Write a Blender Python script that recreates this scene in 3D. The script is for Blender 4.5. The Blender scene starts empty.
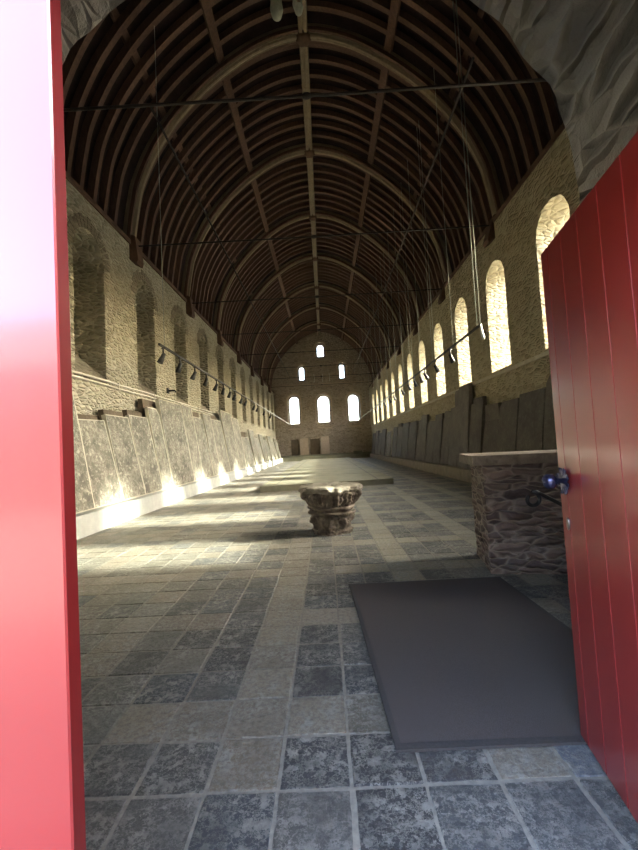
import bpy, bmesh, math, random
from mathutils import Vector, Matrix, noise
from mathutils.geometry import delaunay_2d_cdt
random.seed(7)
C = bpy.context.scene.collection
R = math.radians
PI = math.pi
V = Vector
XL, XR = -5.85, 5.65          # inner faces of the long walls
WT = 0.95                     # wall thickness
YB, YE = 1.95, 48.0           # inner faces of the doorway gable and the far gable
EAVE = 8.25

# ------------------------------------------------------------------ materials
class N:
    def __init__(s, name):
        s.m = bpy.data.materials.new(name); s.m.use_nodes = True
        s.t = s.m.node_tree; s.t.nodes.clear()
        s.out = s.n('ShaderNodeOutputMaterial'); s.b = s.n('ShaderNodeBsdfPrincipled')
        s.l(s.b.outputs[0], s.out.inputs[0])
    def n(s, t, **k):
        x = s.t.nodes.new(t)
        for a, v in k.items(): setattr(x, a, v)
        return x
    def l(s, a, b): s.t.links.new(a, b)
    def coord(s, scale=(1, 1, 1), warp=0.0, wscale=3.0):
        tc = s.n('ShaderNodeTexCoord'); mp = s.n('ShaderNodeMapping'); mp.inputs['Scale'].default_value = scale
        s.l(tc.outputs['Object'], mp.inputs[0]); o = mp.outputs[0]
        if warp:
            nz = s.n('ShaderNodeTexNoise'); nz.inputs['Scale'].default_value = wscale; s.l(tc.outputs['Object'], nz.inputs['Vector'])
            a = s.n('ShaderNodeVectorMath', operation='MULTIPLY_ADD'); s.l(nz.outputs['Color'], a.inputs[0])
            a.inputs[1].default_value = (warp,) * 3; s.l(o, a.inputs[2]); o = a.outputs[0]
        return o
    def noise(s, v, scale, detail=4, rough=.6):
        x = s.n('ShaderNodeTexNoise'); x.inputs['Scale'].default_value = scale; x.inputs['Detail'].default_value = detail
        x.inputs['Roughness'].default_value = rough
        if v is not None: s.l(v, x.inputs['Vector'])
        return x.outputs['Fac']
    def ramp(s, f, stops):
        x = s.n('ShaderNodeValToRGB'); e = x.color_ramp.elements
        while len(e) < len(stops): e.new(.5)
        for i, (p, c) in enumerate(stops):
            e[i].position = p; e[i].color = (c if len(c) == 4 else (*c, 1)) if not isinstance(c, (int, float)) else (c, c, c, 1)
        s.l(f, x.inputs[0]); return x.outputs[0]
    def mix(s, f, a, b, mode='MIX'):
        x = s.n('ShaderNodeMix', data_type='RGBA', blend_type=mode)
        for i, v in ((0, f), (6, a), (7, b)):
            if isinstance(v, (int, float)): x.inputs[i].default_value = v
            elif isinstance(v, tuple): x.inputs[i].default_value = (*v, 1)
            else: s.l(v, x.inputs[i])
        return x.outputs[2]
    def math(s, op, a, b=0.0, c=None):
        x = s.n('ShaderNodeMath', operation=op)
        for i, v in enumerate((a, b) if c is None else (a, b, c)):
            if isinstance(v, (int, float)): x.inputs[i].default_value = v
            else: s.l(v, x.inputs[i])
        return x.outputs[0]
    def bump(s, h, strength=.5, dist=.02):
        x = s.n('ShaderNodeBump'); x.inputs['Strength'].default_value = strength; x.inputs['Distance'].default_value = dist
        s.l(h, x.inputs['Height']); s.l(x.outputs[0], s.b.inputs['Normal'])
    def set(s, color=None, rough=.8, spec=None, metal=None, coat=None):
        b = s.b.inputs
        if color is not None:
            if isinstance(color, tuple): b['Base Color'].default_value = (*color, 1)
            else: s.l(color, b['Base Color'])
        b['Roughness'].default_value = rough
        if spec is not None: b['Specular IOR Level'].default_value = spec
        if metal is not None: b['Metallic'].default_value = metal
        if coat is not None: b['Coat Weight'].default_value = coat[0]; b['Coat Roughness'].default_value = coat[1]
        return s.m

def stone_mat(name, cols, mortar, scale, warp=.35, bump=.8, mw=.05, dist=.03, wscale=2.0):
    a = N(name); v = a.coord(scale, warp, wscale)
    vo = a.n('ShaderNodeTexVoronoi'); vo.inputs['Scale'].default_value = 1; a.l(v, vo.inputs['Vector'])
    ve = a.n('ShaderNodeTexVoronoi', feature='DISTANCE_TO_EDGE'); ve.inputs['Scale'].default_value = 1; a.l(v, ve.inputs['Vector'])
    sx = a.n('ShaderNodeSeparateColor'); a.l(vo.outputs['Color'], sx.inputs[0])
    k = len(cols) - 1
    col = a.ramp(sx.outputs[0], [(i / k, c) for i, c in enumerate(cols)])
    tc = a.coord()
    n1 = a.noise(tc, 9, 6, .7); n2 = a.noise(tc, .6, 3)
    col = a.mix(a.ramp(n1, [(.3, 0), (.75, .55)]), col, tuple(x * 1.35 for x in cols[-1]))
    col = a.mix(a.math('MULTIPLY', a.ramp(n2, [(.35, 0), (.7, 1)]), .3), col, tuple(x * .8 for x in cols[0]))
    e = a.ramp(ve.outputs['Distance'], [(0, 0), (mw, 1)])
    col = a.mix(e, mortar, col)
    h = a.math('ADD', a.ramp(ve.outputs['Distance'], [(0, 0), (mw * 2.2, 1)]), a.math('MULTIPLY', n1, .7))
    h = a.math('ADD', h, a.math('MULTIPLY', sx.outputs[1], .5))
    a.bump(h, bump, dist)
    return a.set(col, .92, .2)

def plain(name, c1, c2, sc=6, rough=.85, bump=.3, dist=.01, detail=6, spec=.3, stretch=(1, 1, 1), vary=0.0, lo=.3, hi=.7, **k):
    a = N(name); v = a.coord(stretch); n1 = a.noise(v, sc, detail, .65)
    col = a.ramp(n1, [(lo, c1), (hi, c2)])
    if vary:
        oi = a.n('ShaderNodeObjectInfo')
        col = a.mix(a.math('MULTIPLY', oi.outputs['Random'], vary), col, (.02, .018, .016))
    a.bump(n1, bump, dist)
    return a.set(col, rough, spec, **k)

def slab_mat(name, base1, base2, lichen, amt, vary=.3, rough=.8):
    a = N(name); tc = a.n('ShaderNodeTexCoord'); oi = a.n('ShaderNodeObjectInfo')
    off = a.n('ShaderNodeVectorMath', operation='MULTIPLY_ADD'); cb = a.n('ShaderNodeCombineXYZ')
    for i in range(3): a.l(oi.outputs['Random'], cb.inputs[i])
    a.l(cb.outputs[0], off.inputs[0]); off.inputs[1].default_value = (37, 19, 53); a.l(tc.outputs['Object'], off.inputs[2])
    v = off.outputs[0]
    n1 = a.noise(v, 1.8, 7, .7); n2 = a.noise(v, 8, 10, .8); n3 = a.noise(v, 14, 5, .7)
    col = a.ramp(n1, [(.3, base1), (.7, base2)])
    col = a.mix(a.math('MULTIPLY', oi.outputs['Random'], vary), col, tuple(x * .45 for x in base1))
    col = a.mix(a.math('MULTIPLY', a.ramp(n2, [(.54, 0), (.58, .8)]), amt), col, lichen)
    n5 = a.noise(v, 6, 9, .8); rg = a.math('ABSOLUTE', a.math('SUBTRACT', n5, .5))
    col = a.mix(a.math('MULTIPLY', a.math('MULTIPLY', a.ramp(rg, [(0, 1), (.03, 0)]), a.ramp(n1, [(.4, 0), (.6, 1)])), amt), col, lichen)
    h = a.math('ADD', n2, a.math('MULTIPLY', n3, .4)); a.bump(h, .8, .03)
    return a.set(col, rough, .3)

M = {}
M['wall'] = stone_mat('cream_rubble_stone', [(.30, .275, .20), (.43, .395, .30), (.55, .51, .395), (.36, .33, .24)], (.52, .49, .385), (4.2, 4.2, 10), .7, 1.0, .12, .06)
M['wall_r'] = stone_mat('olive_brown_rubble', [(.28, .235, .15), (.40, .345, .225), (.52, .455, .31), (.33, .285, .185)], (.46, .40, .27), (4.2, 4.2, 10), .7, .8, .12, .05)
M['wall_end'] = stone_mat('brown_rubble_stone', [(.25, .20, .155), (.40, .33, .26), (.52, .44, .35), (.31, .255, .20)], (.52, .45, .37), (3.4, 3.4, 6.5), .6, 1.0, .08, .05)
M['arch'] = stone_mat('grey_embrasure_stone', [(.11, .10, .082), (.26, .235, .19), (.44, .40, .32), (.17, .158, .13)], (.34, .31, .25), (8, 2.2, 8), 1.1, .8, .12, .07, 2.2)
M['block'] = stone_mat('purple_brown_rubble', [(.10, .075, .07), (.24, .18, .15), (.34, .26, .215), (.155, .125, .12)], (.44, .37, .31), (3.8, 3.8, 13.0), 1.5, 1.0, .14, .05, 3.6)
M['jamb'] = stone_mat('niche_coursed_stone', [(.19, .165, .125), (.27, .24, .18), (.35, .31, .235), (.23, .20, .15)], (.32, .285, .215), (3, 3, 12), .3, .9, .10, .04)
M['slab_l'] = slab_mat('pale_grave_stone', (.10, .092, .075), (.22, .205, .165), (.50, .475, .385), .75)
M['slab_lit_edge'] = plain('pale_sunlit_edge', (.42, .39, .31), (.58, .54, .43), 8, .9, .3)  # pale edge stone, with the sun caught along the seams put into its colour
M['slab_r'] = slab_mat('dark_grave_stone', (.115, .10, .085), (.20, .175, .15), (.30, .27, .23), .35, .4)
M['slab_back'] = slab_mat('brown_old_stone', (.10, .075, .05), (.16, .12, .08), (.2, .17, .12), .3)
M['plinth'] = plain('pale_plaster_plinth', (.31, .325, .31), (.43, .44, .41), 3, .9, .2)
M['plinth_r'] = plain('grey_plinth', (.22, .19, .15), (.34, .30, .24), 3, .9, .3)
M['platform'] = plain('worn_floor_slab', (.17, .165, .12), (.27, .26, .19), 1.3, .75, .2, spec=.2)
M['rafter'] = plain('dark_rafter_wood', (.10, .058, .045), (.17, .10, .07), 5, .75, .4, stretch=(3, 3, .8), vary=.2)
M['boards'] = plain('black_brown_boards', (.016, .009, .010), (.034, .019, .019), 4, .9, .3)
M['arch_wood'] = plain('pale_arch_wood', (.20, .155, .105), (.30, .24, .165), 4, .65, .3, stretch=(2, 2, .6), spec=.4)
M['foot_wood'] = plain('brown_foot_wood', (.08, .045, .03), (.14, .08, .05), 5, .75, .3)
M['ledge'] = plain('ledge_stone', (.42, .38, .28), (.56, .51, .39), 5, .9, .4)
M['pipe'] = plain('pale_painted_pipe', (.52, .50, .42), (.6, .58, .5), 9, .5, .05)
M['iron'] = plain('black_iron', (.012, .012, .013), (.03, .03, .032), 30, .35, .2, .002, spec=.6, metal=.6)
M['rod'] = plain('dark_iron_rod', (.035, .028, .026), (.06, .05, .045), 20, .5, .1, spec=.5, metal=.5)
M['wire'] = plain('steel_wire', (.42, .45, .40), (.55, .58, .52), 20, .35, .02, spec=.5, metal=.7)
M['track'] = plain('track_black', (.02, .02, .02), (.035, .035, .035), 20, .4, .02)
M['track_grey'] = plain('track_grey', (.32, .33, .30), (.42, .43, .40), 20, .4, .02)
M['white'] = plain('white_enamel', (.7, .72, .68), (.78, .8, .76), 20, .35, .02)
M['lens'] = plain('grey_lens', (.25, .25, .23), (.35, .35, .33), 20, .15, .0)
M['mat'] = plain('charcoal_mat_pile', (.078, .069, .066), (.115, .102, .097), 240, .95, .9, .004, 2, spec=.1)
M['mat_edge'] = plain('mat_rubber_edge', (.05, .047, .046), (.07, .066, .065), 60, .7, .2)
M['capital'] = plain('weathered_capital_stone', (.085, .07, .058), (.25, .215, .175), 7, .9, .9, .03, 10, lo=.35, hi=.7)
M['capital_top'] = plain('worn_pale_stone', (.17, .155, .125), (.31, .285, .23), 9, .85, .8, .02, 8)
M['top_slab'] = plain('rough_hewn_slab', (.20, .17, .135), (.36, .31, .25), 9, .85, 1.0, .03, 10)
M['knob'] = plain('blued_steel', (.045, .045, .10), (.10, .10, .18), 25, .25, .2, .002, spec=.7, metal=.75)
M['chrome'] = plain('dull_steel', (.2, .19, .19), (.3, .29, .29), 30, .3, .1, .001, metal=.9)
M['boss'] = plain('greenish_pale_boss', (.40, .43, .36), (.62, .66, .57), 8, .45, .5, .02)
M['end_frame'] = plain('window_stone_dressing', (.42, .33, .25), (.56, .45, .35), 8, .9, .5)
M['ground'] = plain('pale_gravel', (.16, .155, .13), (.24, .23, .20), 30, .95, .5)
M['roof_tile'] = plain('slate_roofing', (.05, .05, .055), (.08, .08, .09), 3, .8, .3)
M['grout'] = plain('pale_grout', (.19, .18, .155), (.30, .285, .24), 30, .95, .5, .005)
a = N('red_gloss_paint'); v = a.coord((1, 1, 1)); n1 = a.noise(v, 45, 3); n2 = a.noise(v, 1.5, 2)
a.bump(n1, .05, .002); M['red'] = a.set(a.ramp(n2, [(.3, (.245, .019, .018)), (.7, (.275, .023, .021))]), .32, .5, coat=(.8, .12))
a = N('red_gloss_paint_edge'); M['red_edge'] = a.set((.17, .013, .012), .4, .4, coat=(.2, .25))
a = N('red_groove_paint'); M['red_groove'] = a.set((.25, .022, .025), .5, .2)
# thin clear glass that lets the sun through
a = N('clear_window_glass'); tr = a.n('ShaderNodeBsdfTransparent'); gl = a.n('ShaderNodeBsdfGlossy'); gl.inputs['Roughness'].default_value = .03
tr.inputs[0].default_value = (.93, .95, .93, 1)
mx = a.n('ShaderNodeMixShader'); mx.inputs[0].default_value = .06
a.l(tr.outputs[0], mx.inputs[1]); a.l(gl.outputs[0], mx.inputs[2]); a.l(mx.outputs[0], a.out.inputs[0]); a.t.nodes.remove(a.b); M['glass'] = a.m
# floor tiles: each tile carries its own stone colour
a = N('floor_tile_stone'); at = a.n('ShaderNodeVertexColor', layer_name='tile'); v = a.coord()
n1 = a.noise(v, 13, 10, .75); n2 = a.noise(v, 3.1, 4); n3 = a.noise(v, 30, 6, .7)
sepv = a.n('ShaderNodeSeparateColor'); a.l(at.outputs['Color'], sepv.inputs[0])
n4 = a.noise(v, 19, 8, .75)
rg = a.math('ABSOLUTE', a.math('SUBTRACT', n4, .5))
lich = a.math('MULTIPLY', a.math('MAXIMUM', a.ramp(n1, [(.515, 0), (.54, .9)]), a.ramp(rg, [(.0, 1), (.03, 0)])), a.ramp(n2, [(.34, .2), (.60, 1)]))
col = a.mix(lich, at.outputs['Color'], (.33, .325, .285))
col = a.mix(a.math('MULTIPLY', a.ramp(n3, [(.35, 1), (.55, 0)]), .45), col, (.05, .052, .055))
a.bump(a.math('ADD', a.math('MULTIPLY', n1, 1.0), a.math('ADD', a.math('MULTIPLY', n3, .35), a.math('MULTIPLY', n4, .5))), 1.0, .018)
M['tile'] = a.set(col, .62, .4)
a.l(a.ramp(n1, [(.4, .48), (.6, .8)]), a.b.inputs['Roughness'])

# ------------------------------------------------------------------ helpers
def link(o, parent=None):
    C.objects.link(o)
    if parent is not None: o.parent = parent
    return o
def obj(name, bm, mat, parent=None, loc=None, smooth=False):
    me = bpy.data.meshes.new(name); bm.normal_update(); bm.to_mesh(me); bm.free()
    mats = mat if isinstance(mat, (list, tuple)) else [mat]
    for m in mats: me.materials.append(M[m])
    if smooth:
        for p in me.polygons: p.use_smooth = True
    o = bpy.data.objects.new(name, me); link(o, parent)
    if loc: o.location = loc
    return o
def tag(o, label, cat, group=None, kind=None):
    o['label'] = label; o['category'] = cat
    if group: o['group'] = group
    if kind: o['kind'] = kind
    return o
def thing(name, label, cat, loc=(0, 0, 0), group=None, kind=None):
    return tag(link_empty(name, loc), label, cat, group, kind)
def link_empty(name, loc):
    o = bpy.data.objects.new(name, None); o.empty_display_size = .1; C.objects.link(o); o.location = loc; return o
def dup(root, loc, label=None, group=None):
    r = root.copy(); C.objects.link(r); r.location = loc
    if label: r['label'] = label
    if group: r['group'] = group
    for ch in list(root.children):
        c = ch.copy(); C.objects.link(c); c.parent = r
        for g in list(ch.children):
            d = g.copy(); C.objects.link(d); d.parent = c
    return r
def box(bm, x0, x1, y0, y1, z0, z1, mi=0, mat=None):
    vs = [bm.verts.new((x, y, z)) for x in (x0, x1) for y in (y0, y1) for z in (z0, z1)]
    if mat: 
        for v in vs: v.co = mat @ v.co
    for f in ((0, 1, 3, 2), (4, 6, 7, 5), (0, 4, 5, 1), (2, 3, 7, 6), (0, 2, 6, 4), (1, 5, 7, 3)):
        bm.faces.new([vs[i] for i in f]).material_index = mi
    return vs
def prism(bm, pts, f, d0, d1, mi=0):
    """extrude a 2D outline; f(u, v, d) -> 3D"""
    A = [bm.verts.new(f(u, v, d0)) for u, v in pts]; B = [bm.verts.new(f(u, v, d1)) for u, v in pts]
    n = len(pts); bm.faces.new(A[::-1]).material_index = mi; bm.faces.new(B).material_index = mi
    for i in range(n): bm.faces.new((A[i], A[(i + 1) % n], B[(i + 1) % n], B[i])).material_index = mi
def fix(bm):
    bmesh.ops.recalc_face_normals(bm, faces=bm.faces[:])
    return bm
def tube(bm, pts, r, seg=8, cap=True, radii=None):
    pts = [V(p) for p in pts]; rings = []; up = V((0, 0, 1)); prev = None
    for i, p in enumerate(pts):
        t = (pts[min(i + 1, len(pts) - 1)] - pts[max(i - 1, 0)]).normalized()
        if prev is None:
            a = t.cross(up if abs(t.z) < .9 else V((1, 0, 0))).normalized()
        else: a = (prev - t * prev.dot(t)).normalized()
        prev = a; b = t.cross(a); rr = radii[i] if radii else r
        rings.append([bm.verts.new(p + (a * math.cos(k * 2 * PI / seg) + b * math.sin(k * 2 * PI / seg)) * rr) for k in range(seg)])
    for q in range(len(rings) - 1):
        for k in range(seg):
            bm.faces.new((rings[q][k], rings[q][(k + 1) % seg], rings[q + 1][(k + 1) % seg], rings[q + 1][k])).smooth = True
    if cap: bm.faces.new(rings[0][::-1]); bm.faces.new(rings[-1])
def lathe(bm, prof, f=None, seg=48, capb=True, capt=True):
    """prof: (r, z) list; f(theta, r, z) -> r"""
    rings = []
    for r, z in prof:
        rg = []
        for k in range(seg):
            th = 2 * PI * k / seg; rr, zz = f(th, r, z) if f else (r, z)
            rg.append(bm.verts.new((rr * math.cos(th), rr * math.sin(th), zz)))
        rings.append(rg)
    for q in range(len(rings) - 1):
        for k in range(seg):
            bm.faces.new((rings[q][k], rings[q][(k + 1) % seg], rings[q + 1][(k + 1) % seg], rings[q + 1][k])).smooth = True
    if capb: bm.faces.new(rings[0][::-1])
    if capt: bm.faces.new(rings[-1])
def arch_pts(c, w, sill, crown, n=14, jit=0.0, step=0.0):
    """round-headed opening outline, counter-clockwise from bottom left"""
    r = w / 2; sp = crown - r; pts = [(c - r, sill), (c + r, sill)]
    if step:
        k = int((sp - sill) / step)
        pts += [(c + r + random.uniform(-jit, jit), sill + (sp - sill) * i / k) for i in range(1, k)]
    pts += [(c + r * math.cos(PI * i / n) + random.uniform(-jit, jit), sp + r * math.sin(PI * i / n) + random.uniform(-jit, jit)) for i in range(n + 1)]
    if step: pts += [(c - r + random.uniform(-jit, jit), sill + (sp - sill) * i / k) for i in range(k - 1, 0, -1)]
    return pts
def inside(p, poly):
    x, y = p; c = False; j = len(poly) - 1
    for i in range(len(poly)):
        xi, yi = poly[i]; xj, yj = poly[j]
        if (yi > y) != (yj > y) and x < (xj - xi) * (y - yi) / (yj - yi) + xi: c = not c
        j = i
    return c
def holed(bm, outer, holes, f, d0, d1, rings=1, rough=0.0):
    """wall with holes: outline + holes in 2D, thickness d0..d1 through f"""
    vs = []; es = []
    for lp in [outer] + holes:
        s = len(vs); vs += [V(p) for p in lp]; es += [(s + i, s + (i + 1) % len(lp)) for i in range(len(lp))]
    rv, re, rf, ov, oe, of = delaunay_2d_cdt(vs, es, [], 0, 1e-5)
    keep = []
    for t in rf:
        c = sum((rv[i] for i in t), V((0, 0))) / len(t)
        if inside(c, outer) and not any(inside(c, h) for h in holes): keep.append(t)
    A = [bm.verts.new(f(p.x, p.y, d0)) for p in rv]; B = [bm.verts.new(f(p.x, p.y, d1)) for p in rv]
    idx = {}
    for i, srcs in enumerate(ov):
        for s in srcs: idx[s] = i
    for t in keep:
        bm.faces.new([A[i] for i in t]); bm.faces.new([B[i] for i in reversed(t)])
    s = 0
    for li, lp in enumerate([outer] + holes):
        n = len(lp); ids = [idx[s + i] for i in range(n)]; s += n
        lv = [[A[i] for i in ids]]
        if li > 0:
            for q in range(1, rings):
                d = d0 + (d1 - d0) * q / rings
                row = []
                for (u, w) in lp:
                    p = V(f(u, w, d))
                    if rough: p += noise.noise_vector(p * 4.5) * rough + noise.noise_vector(p * 13) * rough * .4
                    row.append(bm.verts.new(p))
                lv.append(row)
        lv.append([B[i] for i in ids])
        for q in range(len(lv) - 1):
            for i in range(n):
                j = (i + 1) % n
                try: bm.faces.new((lv[q][i], lv[q][j], lv[q + 1][j], lv[q + 1][i]))
                except ValueError: pass
    fix(bm)
    loose = [v for v in bm.verts if not v.link_faces]
    bmesh.ops.delete(bm, geom=loose, context='VERTS')

# ------------------------------------------------------------------ vault profile
PR = [(5.80, 7.62), (5.80, 8.25), (5.76, 8.75), (5.62, 9.6), (5.42, 10.4), (4.82, 11.62), (3.84, 12.88), (2.56, 13.98), (1.27, 14.72), (0, 15.0)]
def catmull(P, n):
    out = []
    P = [P[0]] + P + [P[-1]]
    for i in range(1, len(P) - 2):
        for k in range(n):
            t = k / n; a, b, c, d = (V(q) for q in P[i - 1:i + 3])
            out.append(.5 * ((2 * b) + (c - a) * t + (2 * a - 5 * b + 4 * c - d) * t * t + (3 * b - a - 3 * c + d) * t ** 3))
    out.append(V(P[-2])); return out
HALF = catmull(PR + [(-1.27, 14.72)], 6)
HALF = [p for p in HALF if p.x > 1e-4] + [V((0, 15.0))]
def full(lo=7.0):
    h = [p for p in HALF if p.y >= lo]
    return [V((-p.x, p.y)) for p in h] + [V((p.x, p.y)) for p in reversed(h[:-1])]     # left foot -> crown -> right foot
def offset(pts, d):
    out = []
    for i, p in enumerate(pts):
        t = (pts[min(i + 1, len(pts) - 1)] - pts[max(i - 1, 0)]).normalized(); out.append(p + V((-t.y, t.x)) * d)
    return out
def sweep(bm, pts, sec, y0, mi=0, close=True):
    """sweep a section (list of (offset outward, dy)) along the profile in the XZ plane"""
    rows = []
    for i, p in enumerate(pts):
        t = (pts[min(i + 1, len(pts) - 1)] - pts[max(i - 1, 0)]).normalized(); n = V((-t.y, t.x))
        rows.append([bm.verts.new((p.x + n.x * o, y0 + dy, p.y + n.y * o)) for o, dy in sec])
    m = len(sec)
    for i in range(len(rows) - 1):
        for k in range(m):
            bm.faces.new((rows[i][k], rows[i][(k + 1) % m], rows[i + 1][(k + 1) % m], rows[i + 1][k])).material_index = mi
    bm.faces.new(rows[0][::-1]); bm.faces.new(rows[-1]); fix(bm)

# ------------------------------------------------------------------ floor
def floor():
    T = .3365; X0 = .04; Y0 = 1.9
    bm = bmesh.new(); cl = bm.loops.layers.float_color.new('tile')
    i0 = int((XL - X0) / T) - 1; i1 = int((XR - X0) / T) + 1
    j0 = -7; j1 = int((YE - Y0) / T) + 1
    rnd = random.Random(3)
    special = {(-1, 0): 'd', (-2, 0): 't', (-3, 0): 'g', (-4, 0): 'g', (0, 0): 'd', (1, 0): 'd', (2, 0): 't', (3, 0): 'b', (0, -1): 'd', (-1, -1): 'g', (1, -1): 'g', (2, -1): 'g',
               (3, -1): 'g', (-2, -1): 'd', (-3, -1): 'g', (-4, -1): 'g', (-2, 2): 't', (-1, 2): 'd', (-3, 2): 'g', (-4, 2): 'd', (0, 2): 'd', (-1, 3): 'd', (-2, 3): 't', (-3, 3): 'd', (-4, 3): 'm', (-1, 4): 'd', (-3, 4): 'd', (-4, 4): 'd'}
    cols = {'d': (.058, .060, .062), 'g': (.095, .096, .092), 'b': (.13, .14, .155), 't': (.225, .20, .155), 'm': (.155, .148, .12), 'l': (.27, .25, .18), 'w': (.20, .185, .14)}
    for i in range(i0, i1 + 1):
        for j in range(j0, j1):
            tan = (i % 4 == 2) or (j % 4 == 1)
            if (i, j) in special: c = special[(i, j)]
            elif j < 0: c = rnd.choice('dggdg')
            elif tan: c = 't' if rnd.random() < .8 else rnd.choice('mg')
            elif i < -4 or j > 22: c = rnd.choice('mmgwm' if i < -1 else 'gmgmg')
            else: c = rnd.choice('ddgdgm')
            if tan and j > 6 and i > 0: c = 'l'
            k = rnd.uniform(.8, 1.2); tint = rnd.uniform(-.006, .006)
            col = (cols[c][0] * k + tint, cols[c][1] * k, cols[c][2] * k - tint, 1)
            col = tuple(max(.02, q) for q in col)
            x0 = X0 + i * T; y0 = Y0 + j * T; g = .0048 + rnd.uniform(0, .002)
            xa, xb, ya, yb = x0 + g, x0 + T - g, y0 + g, y0 + T - g
            if j >= 0 or True:
                xa += rnd.uniform(-.003, .004); xb += rnd.uniform(-.004, .003); ya += rnd.uniform(-.003, .003); yb += rnd.uniform(-.003, .003)
            xa = max(xa, XL - .05); xb = min(xb, XR + .05)
            if xb - xa < .02: continue
            dz = rnd.uniform(-.0025, .0025); tx = rnd.uniform(-.006, .006); ty = rnd.uniform(-.006, .006)
            n = 5 if (y0 < 6.5 and abs(x0) < 4) else 1
            e = .007
            us = [xa, xa + e] + [xa + e + (xb - xa - 2 * e) * q / n for q in range(1, n)] + [xb - e, xb]
            ws = [ya, ya + e] + [ya + e + (yb - ya - 2 * e) * q / n for q in range(1, n)] + [yb - e, yb]
            gr = []
            for a_, x in enumerate(us):
                row = []
                for b_, y in enumerate(ws):
                    edge = a_ in (0, len(us) - 1) or b_ in (0, len(ws) - 1)
                    z = dz + tx * (x - x0 - T / 2) + ty * (y - y0 - T / 2)
                    p = V((x, y, z))
                    if n > 1 and not edge: p.z += noise.noise(p * 9) * .003
                    if n > 1: p += V((noise.noise(p * 14), noise.noise(p * 14 + V((5, 5, 5))), 0)) * .004
                    if edge: p.z -= .008
                    row.append(bm.verts.new(p))
                gr.append(row)
            for a_ in range(len(us) - 1):
                for b_ in range(len(ws) - 1):
                    f = bm.faces.new((gr[a_][b_], gr[a_ + 1][b_], gr[a_ + 1][b_ + 1], gr[a_][b_ + 1]))
                    for lp in f.loops: lp[cl] = col
    o = obj('floor', bm, 'tile'); tag(o, 'worn square stone tiles in dark slate and tan across the hall floor', 'floor', kind='structure')
    bm = bmesh.new(); box(bm, XL - .3, XR + .3, -.55, YE + .3, -.25, -.0045)
    g = obj('grout_bed', bm, 'grout', o)
floor()
bm = bmesh.new(); box(bm, -60, 60, -60, 110, -.45, -.26)
tag(obj('ground', bm, 'ground'), 'pale gravel ground outside around the hall', 'ground', kind='structure')

# ------------------------------------------------------------------ long walls
WC = [9.33 - 3.2 + 3.2 * k for k in range(13)]       # window centres, right wall
NC = [10.05 - 6.5 + 3.25 * k for k in range(14)]      # niche centres, left wall
fl_ = lambda d: (lambda u, v, w: (XL - w, u, v))
def long_wall(name, X, sgn, crown, sill, depth_mat, blind, label):
    bm = bmesh.new(); f = lambda u, v, d: (X + sgn * d, u, v)
    outer = [(.62, -.25), (YE + 1, -.25), (YE + 1, EAVE), (.62, EAVE)]
    holes = [arch_pts(c, 1.38, sill, crown, 14, .018, .16) for c in (NC if blind else WC)]
    holed(bm, outer, holes, f, 0, WT, 5 if not blind else 4, .022)
    o = obj(name, bm, depth_mat); tag(o, label, 'wall', kind='structure')
    return o
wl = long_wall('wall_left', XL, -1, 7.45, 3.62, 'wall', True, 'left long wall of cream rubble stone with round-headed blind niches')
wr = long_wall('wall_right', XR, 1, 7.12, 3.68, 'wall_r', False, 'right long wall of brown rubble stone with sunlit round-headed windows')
# blind backs and sloping sills of the left niches
bm = bmesh.new(); box(bm, XL - WT - .15, XL - .88, 3.0, YE - .6, 3.0, 7.9)
obj('niche_backing', bm, 'jamb', wl)
for k, c in enumerate(NC):
    bm = bmesh.new()
    prism(bm, [(XL + .01, 3.55), (XL + .01, 3.66), (XL - .88, 4.45), (XL - .88, 3.55)], lambda u, v, d: (u, d, v), c - .69, c + .69); fix(bm)
    obj('sloping_sill', bm, 'jamb', wl)
    bm = bmesh.new()     # voussoir ring around each niche head
    r = .69
    for q in range(17):
        a0 = PI * q / 17 + .02; a1 = PI * (q + 1) / 17 - .02; ro = r + random.uniform(.26, .36)
        pr_ = 0.012 + random.uniform(0, .012)
        prism(bm, [(c + (r + .01) * math.cos(a0), 6.76 + (r + .01) * math.sin(a0)), (c + ro * math.cos(a0), 6.76 + ro * math.sin(a0)), (c + ro * math.cos(a1), 6.76 + ro * math.sin(a1)), (c + (r + .01) * math.cos(a1), 6.76 + (r + .01) * math.sin(a1))],
              lambda u, v, d: (d, u, v), XL - .02, XL + pr_)
    fix(bm); obj('voussoir_ring', bm, 'jamb', wl)
# right windows: glass and glazing bars at the outer face
for k, c in enumerate(WC):
    w = thing('window_%d' % (k + 1), 'round-headed leaded window, number %d from the doorway in the right wall' % (k + 1), 'window', (XR + WT - .12, c, 3.68), kind='structure')
    bm = bmesh.new(); pts = arch_pts(0, 1.42, 0, 3.46, 14); prism(bm, pts, lambda u, v, d: (d, u, v), 0, .006); fix(bm); obj('pane', bm, 'glass', w)
    bm = bmesh.new()
    for z in (.9, 1.75, 2.6): box(bm, -.02, 0, -.69, .69, z - .012, z + .012)
    box(bm, -.02, 0, -.015, .015, 0, 3.44); obj('glazing_bar', bm, 'iron', w)
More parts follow.
